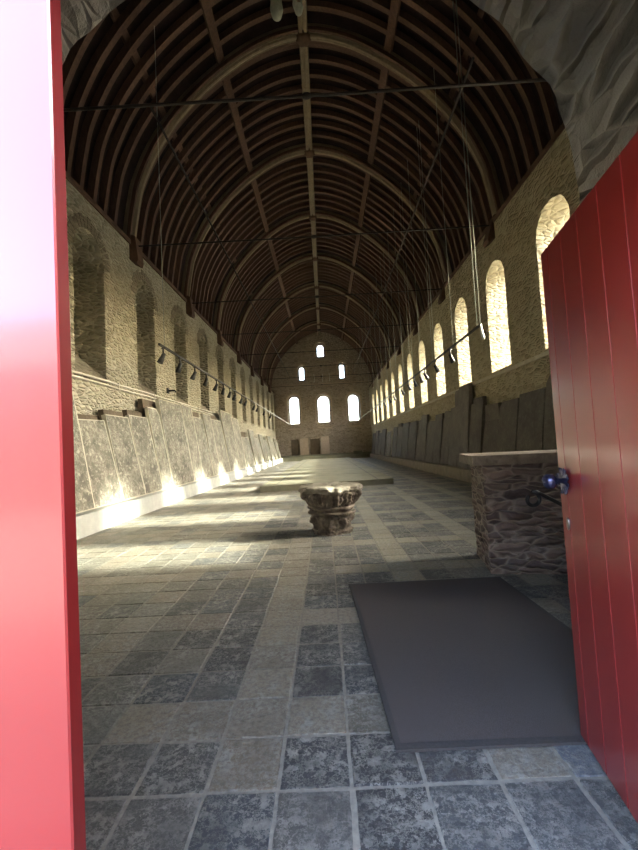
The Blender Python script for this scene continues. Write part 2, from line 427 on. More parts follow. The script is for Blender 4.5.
# ------------------------------------------------------------------ plinths, ledge, pipes
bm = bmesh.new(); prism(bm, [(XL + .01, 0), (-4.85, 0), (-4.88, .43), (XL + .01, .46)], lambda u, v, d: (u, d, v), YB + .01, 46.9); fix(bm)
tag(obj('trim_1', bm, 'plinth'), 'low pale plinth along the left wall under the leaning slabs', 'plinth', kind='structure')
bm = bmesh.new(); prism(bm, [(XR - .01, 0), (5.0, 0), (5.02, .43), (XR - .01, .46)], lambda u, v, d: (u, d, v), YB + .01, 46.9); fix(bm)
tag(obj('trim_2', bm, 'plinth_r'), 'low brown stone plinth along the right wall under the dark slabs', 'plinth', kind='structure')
bm = bmesh.new(); box(bm, XR - .07, XR - .005, YB + .05, 47.0, 3.5, 3.6); bmesh.ops.bevel(bm, geom=bm.edges[:], offset=.02, segments=1)
tag(obj('trim_3', bm, 'ledge'), 'thin stone string course under the right windows', 'ledge', kind='structure')
for z, nm in ((3.60, 'upper of the two pale pipes running along the left wall'), (3.49, 'lower of the two pale pipes running along the left wall')):
    bm = bmesh.new(); tube(bm, [(XL + .06, 3 + .5 * i, z + .008 * math.sin(i)) for i in range(48)], .03, 8)
    t = tag(obj('wall_pipe', bm, 'pipe'), nm, 'pipe')
    for y in [4 + 2.4 * i for i in range(9)]:
        bm = bmesh.new(); box(bm, XL + .005, XL + .1, y, y + .03, z - .04, z + .045); obj('pipe_clip', bm, 'pipe', t)

# ------------------------------------------------------------------ far gable
prof = offset(full(8.2), .66)
outer = [(XL - .6, 0 - .25), (XR + .6, -.25), (XR + .6, 8.25)] + [(p.x, p.y) for p in reversed(prof)] + [(XL - .6, 8.25)]
outer = [outer[0], outer[1], outer[2]] + [(p.x, p.y) for p in reversed(prof)] + [(XL - .6, 8.25)]
WF = [(-3.5, 1.12, 4.42, 7.72, 1), (.08, 1.34, 4.45, 7.65, 1), (3.72, 1.2, 4.45, 7.6, 1), (-2.4, .58, 9.7, 11.3, 0), (2.53, .55, 9.7, 11.4, 0), (.03, .76, 12.45, 13.98, 0)]
holes = [arch_pts(x, w + .34, s - .05, c + .17, 12) for x, w, s, c, b in WF]
bm = bmesh.new(); holed(bm, outer, holes, lambda u, v, d: (u, YE + d, v), 0, .5, 3, .015)
# outer skin with the daylight openings (splayed recess look)
holed2 = [arch_pts(x, w, s, c, 12) for x, w, s, c, b in WF]
wf = tag(obj('wall_front', bm, 'wall_end'), 'far gable wall of brown rubble with six bright round-headed windows', 'wall', kind='structure')
bm = bmesh.new(); holed(bm, outer, holed2, lambda u, v, d: (u, YE + .5 + d, v), 0, .5, 2, .01); obj('outer_masonry', bm, 'wall_end', wf)
wn = ['lower left', 'lower centre', 'lower right', 'upper left', 'upper right', 'topmost']
for k, (x, w, s, c, b) in enumerate(WF):
    t = thing('window_%d' % (14 + k), 'bright %s round-headed window in the far gable' % wn[k], 'window', (x, YE, s), kind='structure')
    bm = bmesh.new(); h = c - s; prism(bm, arch_pts(0, w + .02, 0, h + .01, 12), lambda u, v, d: (u, .75 + d, v), 0, .006); fix(bm); obj('pane', bm, 'glass', t)
    # stone dressing around the inner opening
    bm = bmesh.new(); inn = arch_pts(0, w + .36, -.04, h + .18, 14); outr = arch_pts(0, w + .78, -.04, h + .39, 14)
    n = len(inn)
    for i in range(1, n):
        j = (i + 1) % n
        if j == 0: continue
        prism(bm, [inn[i], outr[i], outr[j], inn[j]], lambda u, v, d: (u, d, v), -.05 - .015 * (i % 2), -.002)
    prism(bm, [inn[0], outr[0], outr[-1], inn[-1]], lambda u, v, d: (u, d, v), -.05, -.002)
    fix(bm); obj('stone_surround', bm, 'end_frame', t)
    if b:
        bm = bmesh.new(); prism(bm, [(-.1, -.75), (-.1, -.7), (.5, -.0), (.5, -.75)], lambda u, v, d: (d, u, v), -w / 2 - .2, w / 2 + .2); fix(bm)
        obj('sloping_sill', bm, 'end_frame', t)
    bm = bmesh.new()
    if k == 1:
        for z in (1.0, .5): box(bm, -w / 2, w / 2, .70, .73, z, z + .06)
    elif k == 5:
        for z in (.45, .9): box(bm, -w / 2, w / 2, .70, .73, z, z + .05)
        box(bm, -.02, .02, .70, .73, 0, h)
    else:
        box(bm, -.008, .008, .70, .73, 0, h - .02)
    obj('glazing_bar', bm, 'iron', t)
bm = bmesh.new(); box(bm, XL + .02, XR - .02, YE - .07, YE - .005, 9.0, 9.1)
tag(obj('trim_4', bm, 'end_frame'), 'thin stone offset across the far gable', 'ledge', kind='structure')
# tie plates / iron bar in front of the far gable
bm = bmesh.new(); tube(bm, [(-.85, YE - .12, 5.75), (1.1, YE - .12, 5.78)], .02, 6); 
tag(obj('window_bar', bm, 'iron'), 'short iron bar across the lower centre window of the far gable', 'bar')
for x in (-.9, .12, .95):
    bm = bmesh.new(); tube(bm, [(x, YE - .1, 9.3), (x + .06, YE - .1, 9.8), (x, YE - .1, 10.3)], .03, 6)
    tag(obj('wall_anchor', bm, 'white'), {-.9: 'left one of three pale wall anchors between the upper gable windows', .12: 'middle one of three pale wall anchors between the upper gable windows', .95: 'right one of three pale wall anchors between the upper gable windows'}[x], 'anchor')
bm = bmesh.new(); tube(bm, [(-2.2, YE - .1, 9.7), (2.2, YE - .1, 9.75)], .015, 6); tag(obj('iron_rail', bm, 'iron'), 'thin iron rail between the two upper gable windows', 'rail')
# dais and tall stones by the far wall
bm = bmesh.new(); box(bm, XL + .02, XR - .02, 45.4, YE - .01, 0, .42); box(bm, XL + .02, XR - .02, 46.9, YE - .005, .42, .62)
tag(obj('stone_dais', bm, 'platform'), 'low stone dais with one step along the foot of the far gable', 'dais', kind='structure')
for (x0, x1, z1, nm) in ((-3.0, -1.95, 2.62, 'tall pale stone slab standing left of centre against the far gable'), (-.45, .55, 2.72, 'tall pale stone slab standing below the centre window of the far gable')):
    bm = bmesh.new(); prism(bm, [(x0, .62), (x1, .62), (x1 - .03, z1), (x0 + .02, z1 - .05)], lambda u, v, d: (u, d, v), YE - .32, YE - .12); fix(bm)
    tag(obj('standing_slab', bm, 'end_frame'), nm, 'stone slab')
for (x0, x1, nm) in ((-4.0, -3.2, 'left dark doorway recess in the far gable'), (-1.75, -.6, 'right dark doorway recess in the far gable')):
    bm = bmesh.new(); prism(bm, [(x0, .62), (x1, .62), (x1, 2.5), (x0, 2.45)], lambda u, v, d: (u, d, v), YE - .10, YE - .012); fix(bm)  # flat dark panel paints the shade of a recess; no opening is cut
    tag(obj('recess_shade_panel', bm, 'slab_back'), nm.replace('doorway recess in', 'panel standing for the shaded doorway recess in'), 'shade panel')
bm = bmesh.new(); box(bm, 3.3, 4.3, 46.95, 47.4, .62, .8); bmesh.ops.bevel(bm, geom=bm.edges[:], offset=.03, segments=2)
tag(obj('stone_block', bm, 'platform'), 'small flat stone block on the dais at the right', 'stone')

# ------------------------------------------------------------------ raised floor platform
bm = bmesh.new(); prism(bm, [(-2.42, 14.45), (2.5, 15.15), (2.5, 42.5), (-2.42, 42.5)], lambda u, v, d: (u, v, d), 0, .21); fix(bm)
bmesh.ops.bevel(bm, geom=bm.edges[:], offset=.015, segments=1)
pf = tag(obj('stone_platform', bm, 'platform'), 'long low stone platform raised down the middle of the hall', 'platform')
bm = bmesh.new()
for y in (18.6, 23.0, 28.0, 33.5): box(bm, -2.41, 2.49, y, y + .03, .2095, .2125)
for x in (-1.9, 1.9): box(bm, x, x + .03, 15.2, 42.4, .2095, .213)
obj('slab_joint', bm, 'mat_edge', pf)

# ------------------------------------------------------------------ doorway gable
AC, AR, ASP = -.10, 1.43, 2.75
def arch_hole(n=64):
    pts = [(AC - AR, -.25), (AC + AR, -.25)]
    pts += [(AC + AR, -.25 + (ASP + .25) * i / 22) for i in range(1, 22)]
    pts += [(AC + AR * math.cos(PI * i / n), ASP + AR * math.sin(PI * i / n)) for i in range(n + 1)]
    pts += [(AC - AR, -.25 + (ASP + .25) * i / 22) for i in range(21, 0, -1)]
    out = []
    for x, z in pts:
        nv = noise.noise_vector(V((x * 5, 0, z * 5))); out.append((x + nv.x * .035, z + nv.z * .035 if z > -.2 else z))
    return out
bm = bmesh.new(); holed(bm, outer, [arch_hole()], lambda u, v, d: (u, .8 + d, v), 0, YB - .8, 30, .026)
wb = tag(obj('wall_back', bm, 'arch'), 'rough grey stone embrasure arch framing the doorway', 'wall', kind='structure')
for v in wb.data.vertices: pass
bm = bmesh.new(); holed(bm, outer, [[(-1.47, -.24), (.99, -.24), (.99, 2.62), (-1.47, 2.62)]], lambda u, v, d: (u, .60 + d, v), 0, .2, 1)
obj('outer_masonry', bm, 'arch', wb)

bm = bmesh.new(); prism(bm, [(1.95, -3.4), (2.6, -3.4), (2.6, .59), (1.95, .59)], lambda u, v, d: (u, v, d), -.26, 4.2); fix(bm)  # unseen wing wall, added to keep the sun-side sky off the doors
tag(obj('wall_shade_wing', bm, 'arch'), 'added grey stone wing wall shading the doorway from the right', 'wall', kind='structure')
bm = bmesh.new(); prism(bm, [(-30, -.26), (30, -.26), (30, 5.2), (-30, 5.2)], lambda u, v, d: (u, d, v), -22, -14); fix(bm)  # unseen range, added to block low sky and darken the door paint
prism(bm, [(-22.4, 5.1), (-13.6, 5.1), (-18, 8.6)], lambda u, v, d: (d, u, v), -30.3, 30.3); fix(bm)
tag(obj('wall_shade_range', bm, 'wall_end'), 'added long stone range across the courtyard, shading the red doors', 'wall', kind='structure')

# ------------------------------------------------------------------ roof
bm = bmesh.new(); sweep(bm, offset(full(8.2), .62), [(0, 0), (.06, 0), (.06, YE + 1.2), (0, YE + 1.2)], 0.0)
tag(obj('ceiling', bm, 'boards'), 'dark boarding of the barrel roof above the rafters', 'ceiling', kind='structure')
ARY = [7.3 + 5.15 * k for k in range(8)]
ordn = ['first', 'second', 'third', 'fourth', 'fifth', 'sixth', 'seventh', 'eighth', 'ninth', 'tenth', 'eleventh', 'twelfth', 'thirteenth', 'fourteenth', 'fifteenth', 'sixteenth', 'seventeenth', 'eighteenth', 'nineteenth', 'twentieth', 'twenty-first', 'twenty-second', 'twenty-third', 'twenty-fourth']
path = full(7.5)
proto = None
for k, y in enumerate(ARY):
    lab = 'pale moulded wooden arch brace, %s from the doorway' % ordn[k]
    if proto is None:
        proto = thing('roof_arch', lab, 'roof arch', (0, y, 0), 'pale arch braces along the roof')
        bm = bmesh.new()
        pth = full(8.3)
        sweep(bm, pth, [(.05, -.15), (-.02, -.12), (.02, -.07), (-.045, -.045), (-.06, 0), (-.045, .045), (.02, .07), (-.02, .12), (.05, .15), (.3, .15), (.3, -.15)], 0)
        obj('arch_brace', bm, 'arch_wood', proto)
        bm = bmesh.new(); sweep(bm, pth, [(.02, -.21), (.0, -.155), (.14, -.155), (.14, -.21)], 0); sweep(bm, pth, [(.02, .155), (.02, .21), (.14, .21), (.14, .155)], 0)
        obj('side_moulding', bm, 'rafter', proto)
        for s in (-1, 1):
            xw = XL if s < 0 else XR
            bm = bmesh.new(); prism(bm, [(xw - s * .0, 7.75), (5.62 * s if s<0 else 5.45, 7.62), (5.58 * s if s<0 else 5.42, 7.75), (5.66 * s, 8.5), (5.9 * s, 8.6), (5.9*s, 8.26), (xw - s * .0, 8.26)], lambda u, v, d: (u, d, v), -.2, .2)
            fix(bm); bmesh.ops.bevel(bm, geom=bm.edges[:], offset=.02, segments=1); obj('arch_foot', bm, 'foot_wood', proto)
    else:
        dup(proto, (0, y, 0), lab)
# ridge
bm = bmesh.new()
prism(bm, [(-.15, 15.12), (-.15, 14.97), (-.11, 14.92), (-.03, 14.93), (-.02, 15.0), (.02, 15.0), (.03, 14.93), (.11, 14.92), (.15, 14.97), (.15, 15.12)], lambda u, v, d: (u, d, v), YB + .02, YE - .02); fix(bm)
ridge = tag(obj('ridge_beam', bm, 'arch_wood'), 'pale grooved ridge beam running along the crown of the roof', 'beam')
for y in ARY:
    bm = bmesh.new(); lathe(bm, [(.02, 0), (.16, .02), (.23, .07), (.2, .13), (.24, .2), (.2, .26)], lambda th, r, z: (r * (1 + .1 * math.cos(6 * th)), z), 30)
    tag(obj('roof_boss', bm, 'foot_wood', None, (0, y, 14.80)), 'small round wooden boss under the ridge at the %s arch' % ordn[ARY.index(y)], 'boss', 'ridge bosses')
# purlins and wall plates
def beam(name, x, z, w, h, m, label, cat='beam', ang=0, y0=YB + .02, y1=YE - .02):
    bm = bmesh.new(); mt = Matrix.Translation((x, 0, z)) @ Matrix.Rotation(ang, 4, 'Y')
    box(bm, -w / 2, w / 2, y0, y1, -h / 2, h / 2, 0, mt)
    return tag(obj(name, bm, m), label, cat)
beam('roof_purlin', -2.72, 14.2, .26, .12, 'rafter', 'upper left roof purlin running the length of the vault', ang=R(-38))
beam('roof_purlin', 2.72, 14.2, .26, .12, 'rafter', 'upper right roof purlin running the length of the vault', ang=R(38))
beam('roof_purlin', -4.75, 12.72, .2, .16, 'rafter', 'lower left roof purlin running above the rafters', ang=R(-55))
beam('roof_purlin', 4.75, 12.72, .2, .16, 'rafter', 'lower right roof purlin running above the rafters', ang=R(55))
beam('wall_plate', XL - .12, EAVE + .07, .34, .14, 'foot_wood', 'timber wall plate along the top of the left wall')
beam('wall_plate', XR + .14, EAVE + .07, .34, .14, 'foot_wood', 'timber wall plate along the top of the right wall')
# rafters
rp = offset(full(8.36), .30); rp = [V((p.x, max(p.y, 8.33))) for p in rp]
bm = bmesh.new(); sweep(bm, rp, [(0, -.075), (.2, -.075), (.2, .075), (0, .075)], 0)
r0 = obj('roof_rafter', bm, 'rafter'); first = True
def raf(y, lab):
    global first
    o = r0 if first else r0.copy()
    if not first: C.objects.link(o)
    first = False
    o.location = (0, y, 0); tag(o, lab, 'rafter', 'curved rafters of the roof')
edges = [YB - .1] + ARY + [YE + .1]
for k in range(len(edges) - 1):
    a_, b_ = edges[k], edges[k + 1]; n = 9
    lab = ('dark curved roof rafter between the doorway gable and the first arch' if k == 0 else 'dark curved roof rafter between the last arch and the far gable' if k == len(edges) - 2
           else 'dark curved roof rafter between the %s and %s arches' % (ordn[k - 1], ordn[k]))
    for i in range(1, n):
        raf(a_ + (b_ - a_) * i / n + random.uniform(-.03, .03), lab)
# tie rods
for k, y in enumerate(ARY):
    t = thing('tie_rod', 'thin dark iron tie rod spanning the hall under the %s arch' % ordn[k], 'tie rod', (0, y, 8.27), 'tie rods across the hall')
    r = .028 if k == 0 else .024
    bm = bmesh.new(); tube(bm, [(XL + .002, 0, 0), (-2, 0, -.02), (0, 0, -.03), (2, 0, -.02), (XR - .002, 0, 0)], r, 8); obj('rod', bm, 'rod', t)
    bm = bmesh.new(); tube(bm, [(-.09, 0, -.03), (-.03, 0, -.03), (.03, 0, -.03), (.09, 0, -.03)], .06, 10, radii=[.035, .06, .06, .035]); obj('turnbuckle', bm, 'rod', t)
for x, y0, y1, nm in ((-3.05, 7.3, 38.4, 'long iron rod running lengthwise above the left half of the hall'), (3.02, 6.85, 38.4, 'long iron rod running lengthwise above the right half of the hall')):
    bm = bmesh.new(); tube(bm, [(x, y0, 8.34), (x, 22, 8.33), (x, y1, 8.34)], .026, 8); tag(obj('lengthwise_rod', bm, 'rod'), nm, 'rod')
# carved boss seen at the top of the picture
t = thing('ridge_ornament', 'pale greenish two-lobed ornament hanging at the ridge before the second arch', 'ornament', (-.35, 11.5, 14.9))
bm = bmesh.new(); lathe(bm, [(.02, -1.62), (.14, -1.58), (.2, -1.35), (.17, -1.1), (.2, -.8), (.14, -.4)], None, 20); o = obj('left_lobe', bm, 'boss', t); o.location = (-.42, 0, .0)
bm = bmesh.new(); lathe(bm, [(.02, -1.6), (.1, -1.5), (.18, -1.2), (.15, -1.0), (.19, -.7), (.12, -.3)], None, 20); o = obj('right_lobe', bm, 'boss', t); o.location = (.25, 0, .0)
bm = bmesh.new(); box(bm, -.5, .35, -.08, .08, -1.0, -.75); bmesh.ops.bevel(bm, geom=bm.edges[:], offset=.03, segments=2); obj('cross_bar', bm, 'foot_wood', t)
bm = bmesh.new(); tube(bm, [(0, 0, -.8), (.1, 0, -.2), (.35, 0, .02)], .03, 8); obj('hanger', bm, 'iron', t)
for c in t.children: c.location.z += 1.35

# ------------------------------------------------------------------ grave slabs
def slab(sd, y0, y1, ztop, mat, label, lean=.44, thick=.11, base=.45, group=None, xb=None, back=False):
    """a tall stone leaning on the wall; sd -1 = left wall, 1 = right wall"""
    rnd = random.Random(int(y0 * 100) + sd * 7)
    w = y1 - y0; xb = xb if xb is not None else (-4.97 if sd < 0 else 5.12)
    xw = (XL + .02) if sd < 0 else (XR - .02)
    h = ztop - base; lean_x = min(lean, abs(xw - xb) - thick - .02)
    d = V((sd * lean_x, 0, h)); L = d.length; d.normalize(); nrm = V((-sd * d.z, 0, sd * d.x * 1.0)) if False else V((-sd * abs(d.z), 0, abs(d.x)))
    q = [rnd.uniform(-.025, .025) for _ in range(8)]
    style = rnd.random()
    pts = [(-w / 2 + .003, 0), (w / 2 - .003, 0), (w / 2 - .008 + q[1] * .2, L * .5), (w / 2 - .02 + q[2] * .6, L + q[3])]
    if style < .25: pts += [(w * .2, L + .04 + q[4]), (-w * .25, L + .02)]
    elif style < .4: pts = pts[:3] + [(w / 2 - .04, L - .18), (w / 2 - .2, L)]
    pts += [(-w / 2 + .02 + q[5] * .6, L + q[6]), (-w / 2 + .008 + q[7] * .2, L * .5)]
    bm = bmesh.new()
    prism(bm, pts, lambda u, v, dd: V((0, u, 0)) + d * v + nrm * dd, -thick, 0); fix(bm)
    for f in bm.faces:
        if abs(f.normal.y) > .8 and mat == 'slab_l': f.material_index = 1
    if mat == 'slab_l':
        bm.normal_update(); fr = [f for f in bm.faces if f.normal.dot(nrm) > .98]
        for f in bmesh.ops.inset_region(bm, faces=fr, thickness=.03, depth=-.006)['faces']: f.material_index = 1  # pale border ring paints the sunlit seam lines between slabs
    else: bmesh.ops.bevel(bm, geom=bm.edges[:], offset=.022 if mat == 'slab_l' else .014, segments=2, profile=.6)
    bm.normal_update()
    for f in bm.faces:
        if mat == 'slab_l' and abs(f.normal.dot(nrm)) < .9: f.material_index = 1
    low = min(v.co.z for v in bm.verts)
    o = obj('grave_slab' if not back else 'stone_fragment', bm, [mat, 'slab_lit_edge'] if mat == 'slab_l' else mat, None, (xb - sd*thick*0, (y0 + y1) / 2, base - low + .005))
    tag(o, label, 'grave slab' if not back else 'stone', group)
    return o
LS = [(6.9, 8.5, 3.1), (8.56, 9.75, 2.42), (9.8, 10.95, 2.61), (11.0, 12.15, 2.68), (12.2, 12.98, 3.02), (13.04, 15.05, 3.37), (15.13, 16.25, 3.42), (16.3, 17.7, 3.04), (17.79, 18.95, 3.3), (19.0, 20.85, 3.12), (20.92, 23.2, 3.7), (23.3, 25.2, 3.5), (25.6, 28.2, 2.42), (28.6, 30.4, 2.98), (30.7, 32.6, 2.4), (33.0, 34.6, 2.8), (35.0, 37.2, 2.35), (37.6, 39.8, 2.75), (40.2, 42.0, 2.3), (42.4, 44.8, 2.6), (4.9, 6.8, 2.8), (2.6, 4.8, 3.0)]
def size_word(z): return 'very tall' if z > 3.3 else 'tall' if z > 2.9 else 'medium-height' if z > 2.55 else 'short'
LS = sorted(LS)
LS = [(a_, (LS[i + 1][0] if i + 1 < len(LS) and LS[i + 1][0] - b_ < .2 else b_), z) for i, (a_, b_, z) in enumerate(LS)]
for k, (a_, b_, z) in enumerate(LS):
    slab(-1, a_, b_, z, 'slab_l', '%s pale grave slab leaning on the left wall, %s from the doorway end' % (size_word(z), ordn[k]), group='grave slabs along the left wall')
RS = [(2.8, 4.4, 2.6), (4.5, 6.1, 3.0), (6.2, 7.95, 2.8), (8.0, 9.68, 2.95), (9.76, 11.05, 2.66), (11.1, 12.3, 2.58), (12.35, 13.5, 2.08), (13.55, 14.65, 2.78), (14.7, 15.85, 3.55), (15.9, 17.0, 2.84), (17.07, 18.15, 2.5), (18.2, 19.4, 2.75), (19.47, 20.9, 2.47), (20.95, 22.2, 2.9), (22.25, 23.2, 2.2), (23.3, 25.4, 2.7), (25.5, 27.5, 2.75), (27.6, 29.4, 2.6), (29.5, 31.3, 2.65), (32.3, 34.6, 2.45), (35.2, 37.4, 2.75), (37.7, 39.6, 2.5), (40.0, 42.0, 2.8), (42.5, 44.8, 2.6)]
for k, (a_, b_, z) in enumerate(RS):
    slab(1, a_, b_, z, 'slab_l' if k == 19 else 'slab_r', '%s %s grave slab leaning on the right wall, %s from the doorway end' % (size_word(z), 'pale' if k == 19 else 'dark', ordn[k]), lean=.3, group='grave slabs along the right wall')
# smaller fragments showing above the slabs, standing close to the wall
for k, (sd, a_, b_, z) in enumerate([(-1, 8.9, 9.9, 2.56), (-1, 10.1, 11.1, 2.78), (-1, 11.3, 12.3, 2.86), (-1, 12.3, 13.3, 3.3), (-1, 16.5, 17.9, 3.3), (-1, 19.2, 20.9, 3.35), (-1, 26.2, 28.4, 2.8), (-1, 31.0, 32.4, 2.7),
                                      (1, 12.5, 13.6, 2.62), (1, 13.7, 14.6, 2.95), (1, 14.9, 16.6, 3.5), (1, 17.2, 18.2, 2.75), (1, 22.3, 23.3, 2.7), (1, 28.3, 29.5, 2.85)]):
    slab(sd, a_, b_, z, 'slab_back' if sd < 0 else 'slab_r', 'dark stone fragment peeping over the %s wall slabs, %s along from the doorway' % (('left', ordn[k]) if sd < 0 else ('right', ordn[k - 8])), lean=.12, thick=.14, group='fragments behind the slabs', xb=(XL + .36) if sd < 0 else (XR - .20), back=True)

# ------------------------------------------------------------------ track lights
def spot_proto(name, label):
    t = thing(name, label, 'spotlight')
    bm = bmesh.new(); tube(bm, [(0, 0, .0), (0, 0, -.16)], .022, 8); box(bm, -.035, .035, -.05, .05, -.02, .0); obj('bracket', bm, 'track', t)
    bm = bmesh.new(); mt = Matrix.Translation((.03, 0, -.26)) @ Matrix.Rotation(R(155), 4, 'Y')
    lathe(bm, [(.03, -.13), (.05, -.12), (.055, 0), (.065, .04), (.075, .15), (.066, .155)], None, 20)
    bmesh.ops.transform(bm, matrix=mt, verts=bm.verts[:]); o = obj('lamp_body', bm, 'track', t)
    bm = bmesh.new(); lathe(bm, [(.02, .142), (.064, .148)], None, 20, True, True); bmesh.ops.transform(bm, matrix=mt, verts=bm.verts[:]); obj('lens', bm, 'lens', t)
    return t
sp = None
def spots(x, z, ys, side, ang):
    global sp
    for k, y in enumerate(ys):
        lab = 'small black spotlight on the %s lighting track, %s from the doorway end' % (side, ordn[k])
        if sp is None: sp = spot_proto('track_spotlight', lab); o = sp
        else: o = dup(sp, (0, 0, 0), lab)
        o['group'] = 'spotlights on the %s track' % side
        o.location = (x, y, z - .03); o.rotation_euler = (0, 0, ang + random.uniform(-.7, .7)); 
for side, x, z, y1 in (('left', -4.0, 4.30, 46.8), ('right', 4.0, 4.34, 46.0)):
    t = thing('lighting_track', 'long thin lighting track hung along the %s side of the hall' % side, 'lighting track', (x, 9.8, z))
    bm = bmesh.new(); box(bm, -.025, .025, 0, 13.2, -.025, .025); obj('rail', bm, 'track', t)
    bm = bmesh.new(); box(bm, -.025, .025, 13.2, y1 - 9.8, -.03, .03); obj('far_rail', bm, 'track_grey', t)['label'] = 'grey far length of rail'
    ys = ([.35] if side == 'left' else []) + ([0.02, .22, 2.1, 4.1, 4.4, 6.1, 7.5, 8.0, 9.5, 11.4, 13.0, 14.4, 16.4, 18.6, 21, 24, 27, 30, 33] if side == 'right' else [])
    for y in ys:
        dx = 0; pz = 20
        # height of the vault above the track
        top = min((p for p in HALF), key=lambda p: abs(p.x - 4.0)).y + .42 - z
        bm = bmesh.new(); tube(bm, [(0, 0, .03), (0, 0, top)], .011 if (y < .3 and side == 'right') else .007, 6)
        sw = tag(obj('suspension_wire', bm, 'wire', None, (x, 9.8 + y, z)), 'thin steel wire holding up the %s lighting track, %s from the doorway end' % (side, ordn[ys.index(y)]), 'wire', 'wires holding the lighting tracks')
        if side == 'right' and y == .02: sw0 = sw
    if side == 'right':
        bm = bmesh.new(); tube(bm, [(0, .05, 0), (-.02, .0, -.12), (0, -.02, -.3), (.03, .02, -.36), (.05, .05, -.25)], .05, 10, radii=[.02, .03, .035, .035, .02]); bmesh.ops.translate(bm, vec=(0, -.08, 0), verts=bm.verts[:]); obj('end_fitting', bm, 'white', sw0)
spots(-4.0, 4.30, [10.05, 11.24, 12.54, 13.78, 15.08, 16.14, 17.24, 18.2, 19.68, 20.8, 23.2, 24.4, 27.1, 30.3], 'left', PI)
spots(4.0, 4.34, [12.24, 13.91, 15.4, 16.1, 17.2, 18.4, 20.0, 22.4, 23.8, 25.9, 28.2, 30.6], 'right', 0)
# little wall bracket
bm = bmesh.new(); tube(bm, [(XL + .01, 15.0, 3.95), (XL + .28, 15.0, 3.95), (XL + .3, 15.0, 3.88)], .03, 8); box(bm, XL + .002, XL + .03, 14.9, 15.1, 3.85, 4.05)
tag(obj('wall_bracket', bm, 'iron'), 'small dark bracket on the left wall above the pipes', 'bracket')

# ------------------------------------------------------------------ carved capital
cap = thing('carved_capital', 'weathered round carved stone capital standing alone in the middle of the tiled floor', 'stone capital', (.06, 7.33, 0))
def carve(lo, hi, k, amp, seed, lean=0):
    def f(th, r, z):
        t = (z - lo) / (hi - lo); t = max(0, min(1, t))
        c = abs(math.sin(k * th + lean * t)); leaf = (c ** .6) * math.sin(PI * min(1, t * 1.05)) * amp
        vein = .3 * amp * math.sin(k * 6 * th) * math.sin(PI * t)
        n = noise.noise(V((math.cos(th) * r * 9, math.sin(th) * r * 9, z * 9 + seed))) * .05 + noise.noise(V((math.cos(th) * r * 24, math.sin(th) * r * 24, z * 24))) * .028
        return r + leaf + vein + n, z
    return f
def P(pairs, n=6):
    out = []
    for i in range(len(pairs) - 1):
        for q in range(n): t = q / n; out.append((pairs[i][0] * (1 - t) + pairs[i + 1][0] * t, pairs[i][1] * (1 - t) + pairs[i + 1][1] * t))
    return out + [pairs[-1]]
bm = bmesh.new(); lathe(bm, P([(.34, 0), (.35, .05), (.305, .09), (.325, .25), (.37, .34)]), carve(.05, .36, 3, .055, 2, 1.2), 200); obj('lower_drum', bm, 'capital', cap)
bm = bmesh.new(); lathe(bm, P([(.39, .33), (.43, .355), (.435, .385), (.40, .405), (.395, .425), (.43, .44), (.44, .47), (.41, .495)], 3), lambda th, r, z: (r + noise.noise(V((math.cos(th) * 3, math.sin(th) * 3, z * 8))) * .03, z + .012 * math.sin(th * 2)), 120); obj('necking_ring', bm, 'capital', cap)
bm = bmesh.new(); lathe(bm, P([(.395, .48), (.40, .55), (.43, .62), (.475, .69), (.50, .735)]), carve(.47, .75, 6, .065, 9, .3), 220); obj('upper_drum', bm, 'capital', cap)
def rim(th, r, z):
    sq = .05 * math.cos(4 * th); n = noise.noise(V((math.cos(th) * 4, math.sin(th) * 4, z * 6))) * .07 + noise.noise(V((math.cos(th) * 13, math.sin(th) * 13, z * 18))) * .05
    return r * (1 + sq) + n, z + noise.noise(V((math.cos(th) * 3 + 7, math.sin(th) * 3, r * 6))) * .025
bm = bmesh.new(); lathe(bm, P([(.44, .72), (.53, .735), (.555, .77), (.55, .82), (.50, .845), (.3, .845), (.05, .84)], 4), rim, 120); obj('abacus', bm, 'capital_top', cap)
for sgn, th in ((1, R(-25)), (-1, R(205)), (1, R(50)), (-1, R(130))):
    bm = bmesh.new(); c0 = V((math.cos(th) * .50, math.sin(th) * .50, .70)); a1 = V((math.cos(th), math.sin(th), 0)); pts = []
    for i in range(15):
        an = i / 14 * PI * 2.6; rr = .075 * (1 - i / 19); pts.append(c0 + a1 * rr * math.sin(an) + V((0, 0, 1)) * rr * math.cos(an))
    tube(bm, pts, .03, 8, True, [.042 - .0018 * i for i in range(15)]); obj('corner_volute', bm, 'capital', cap)

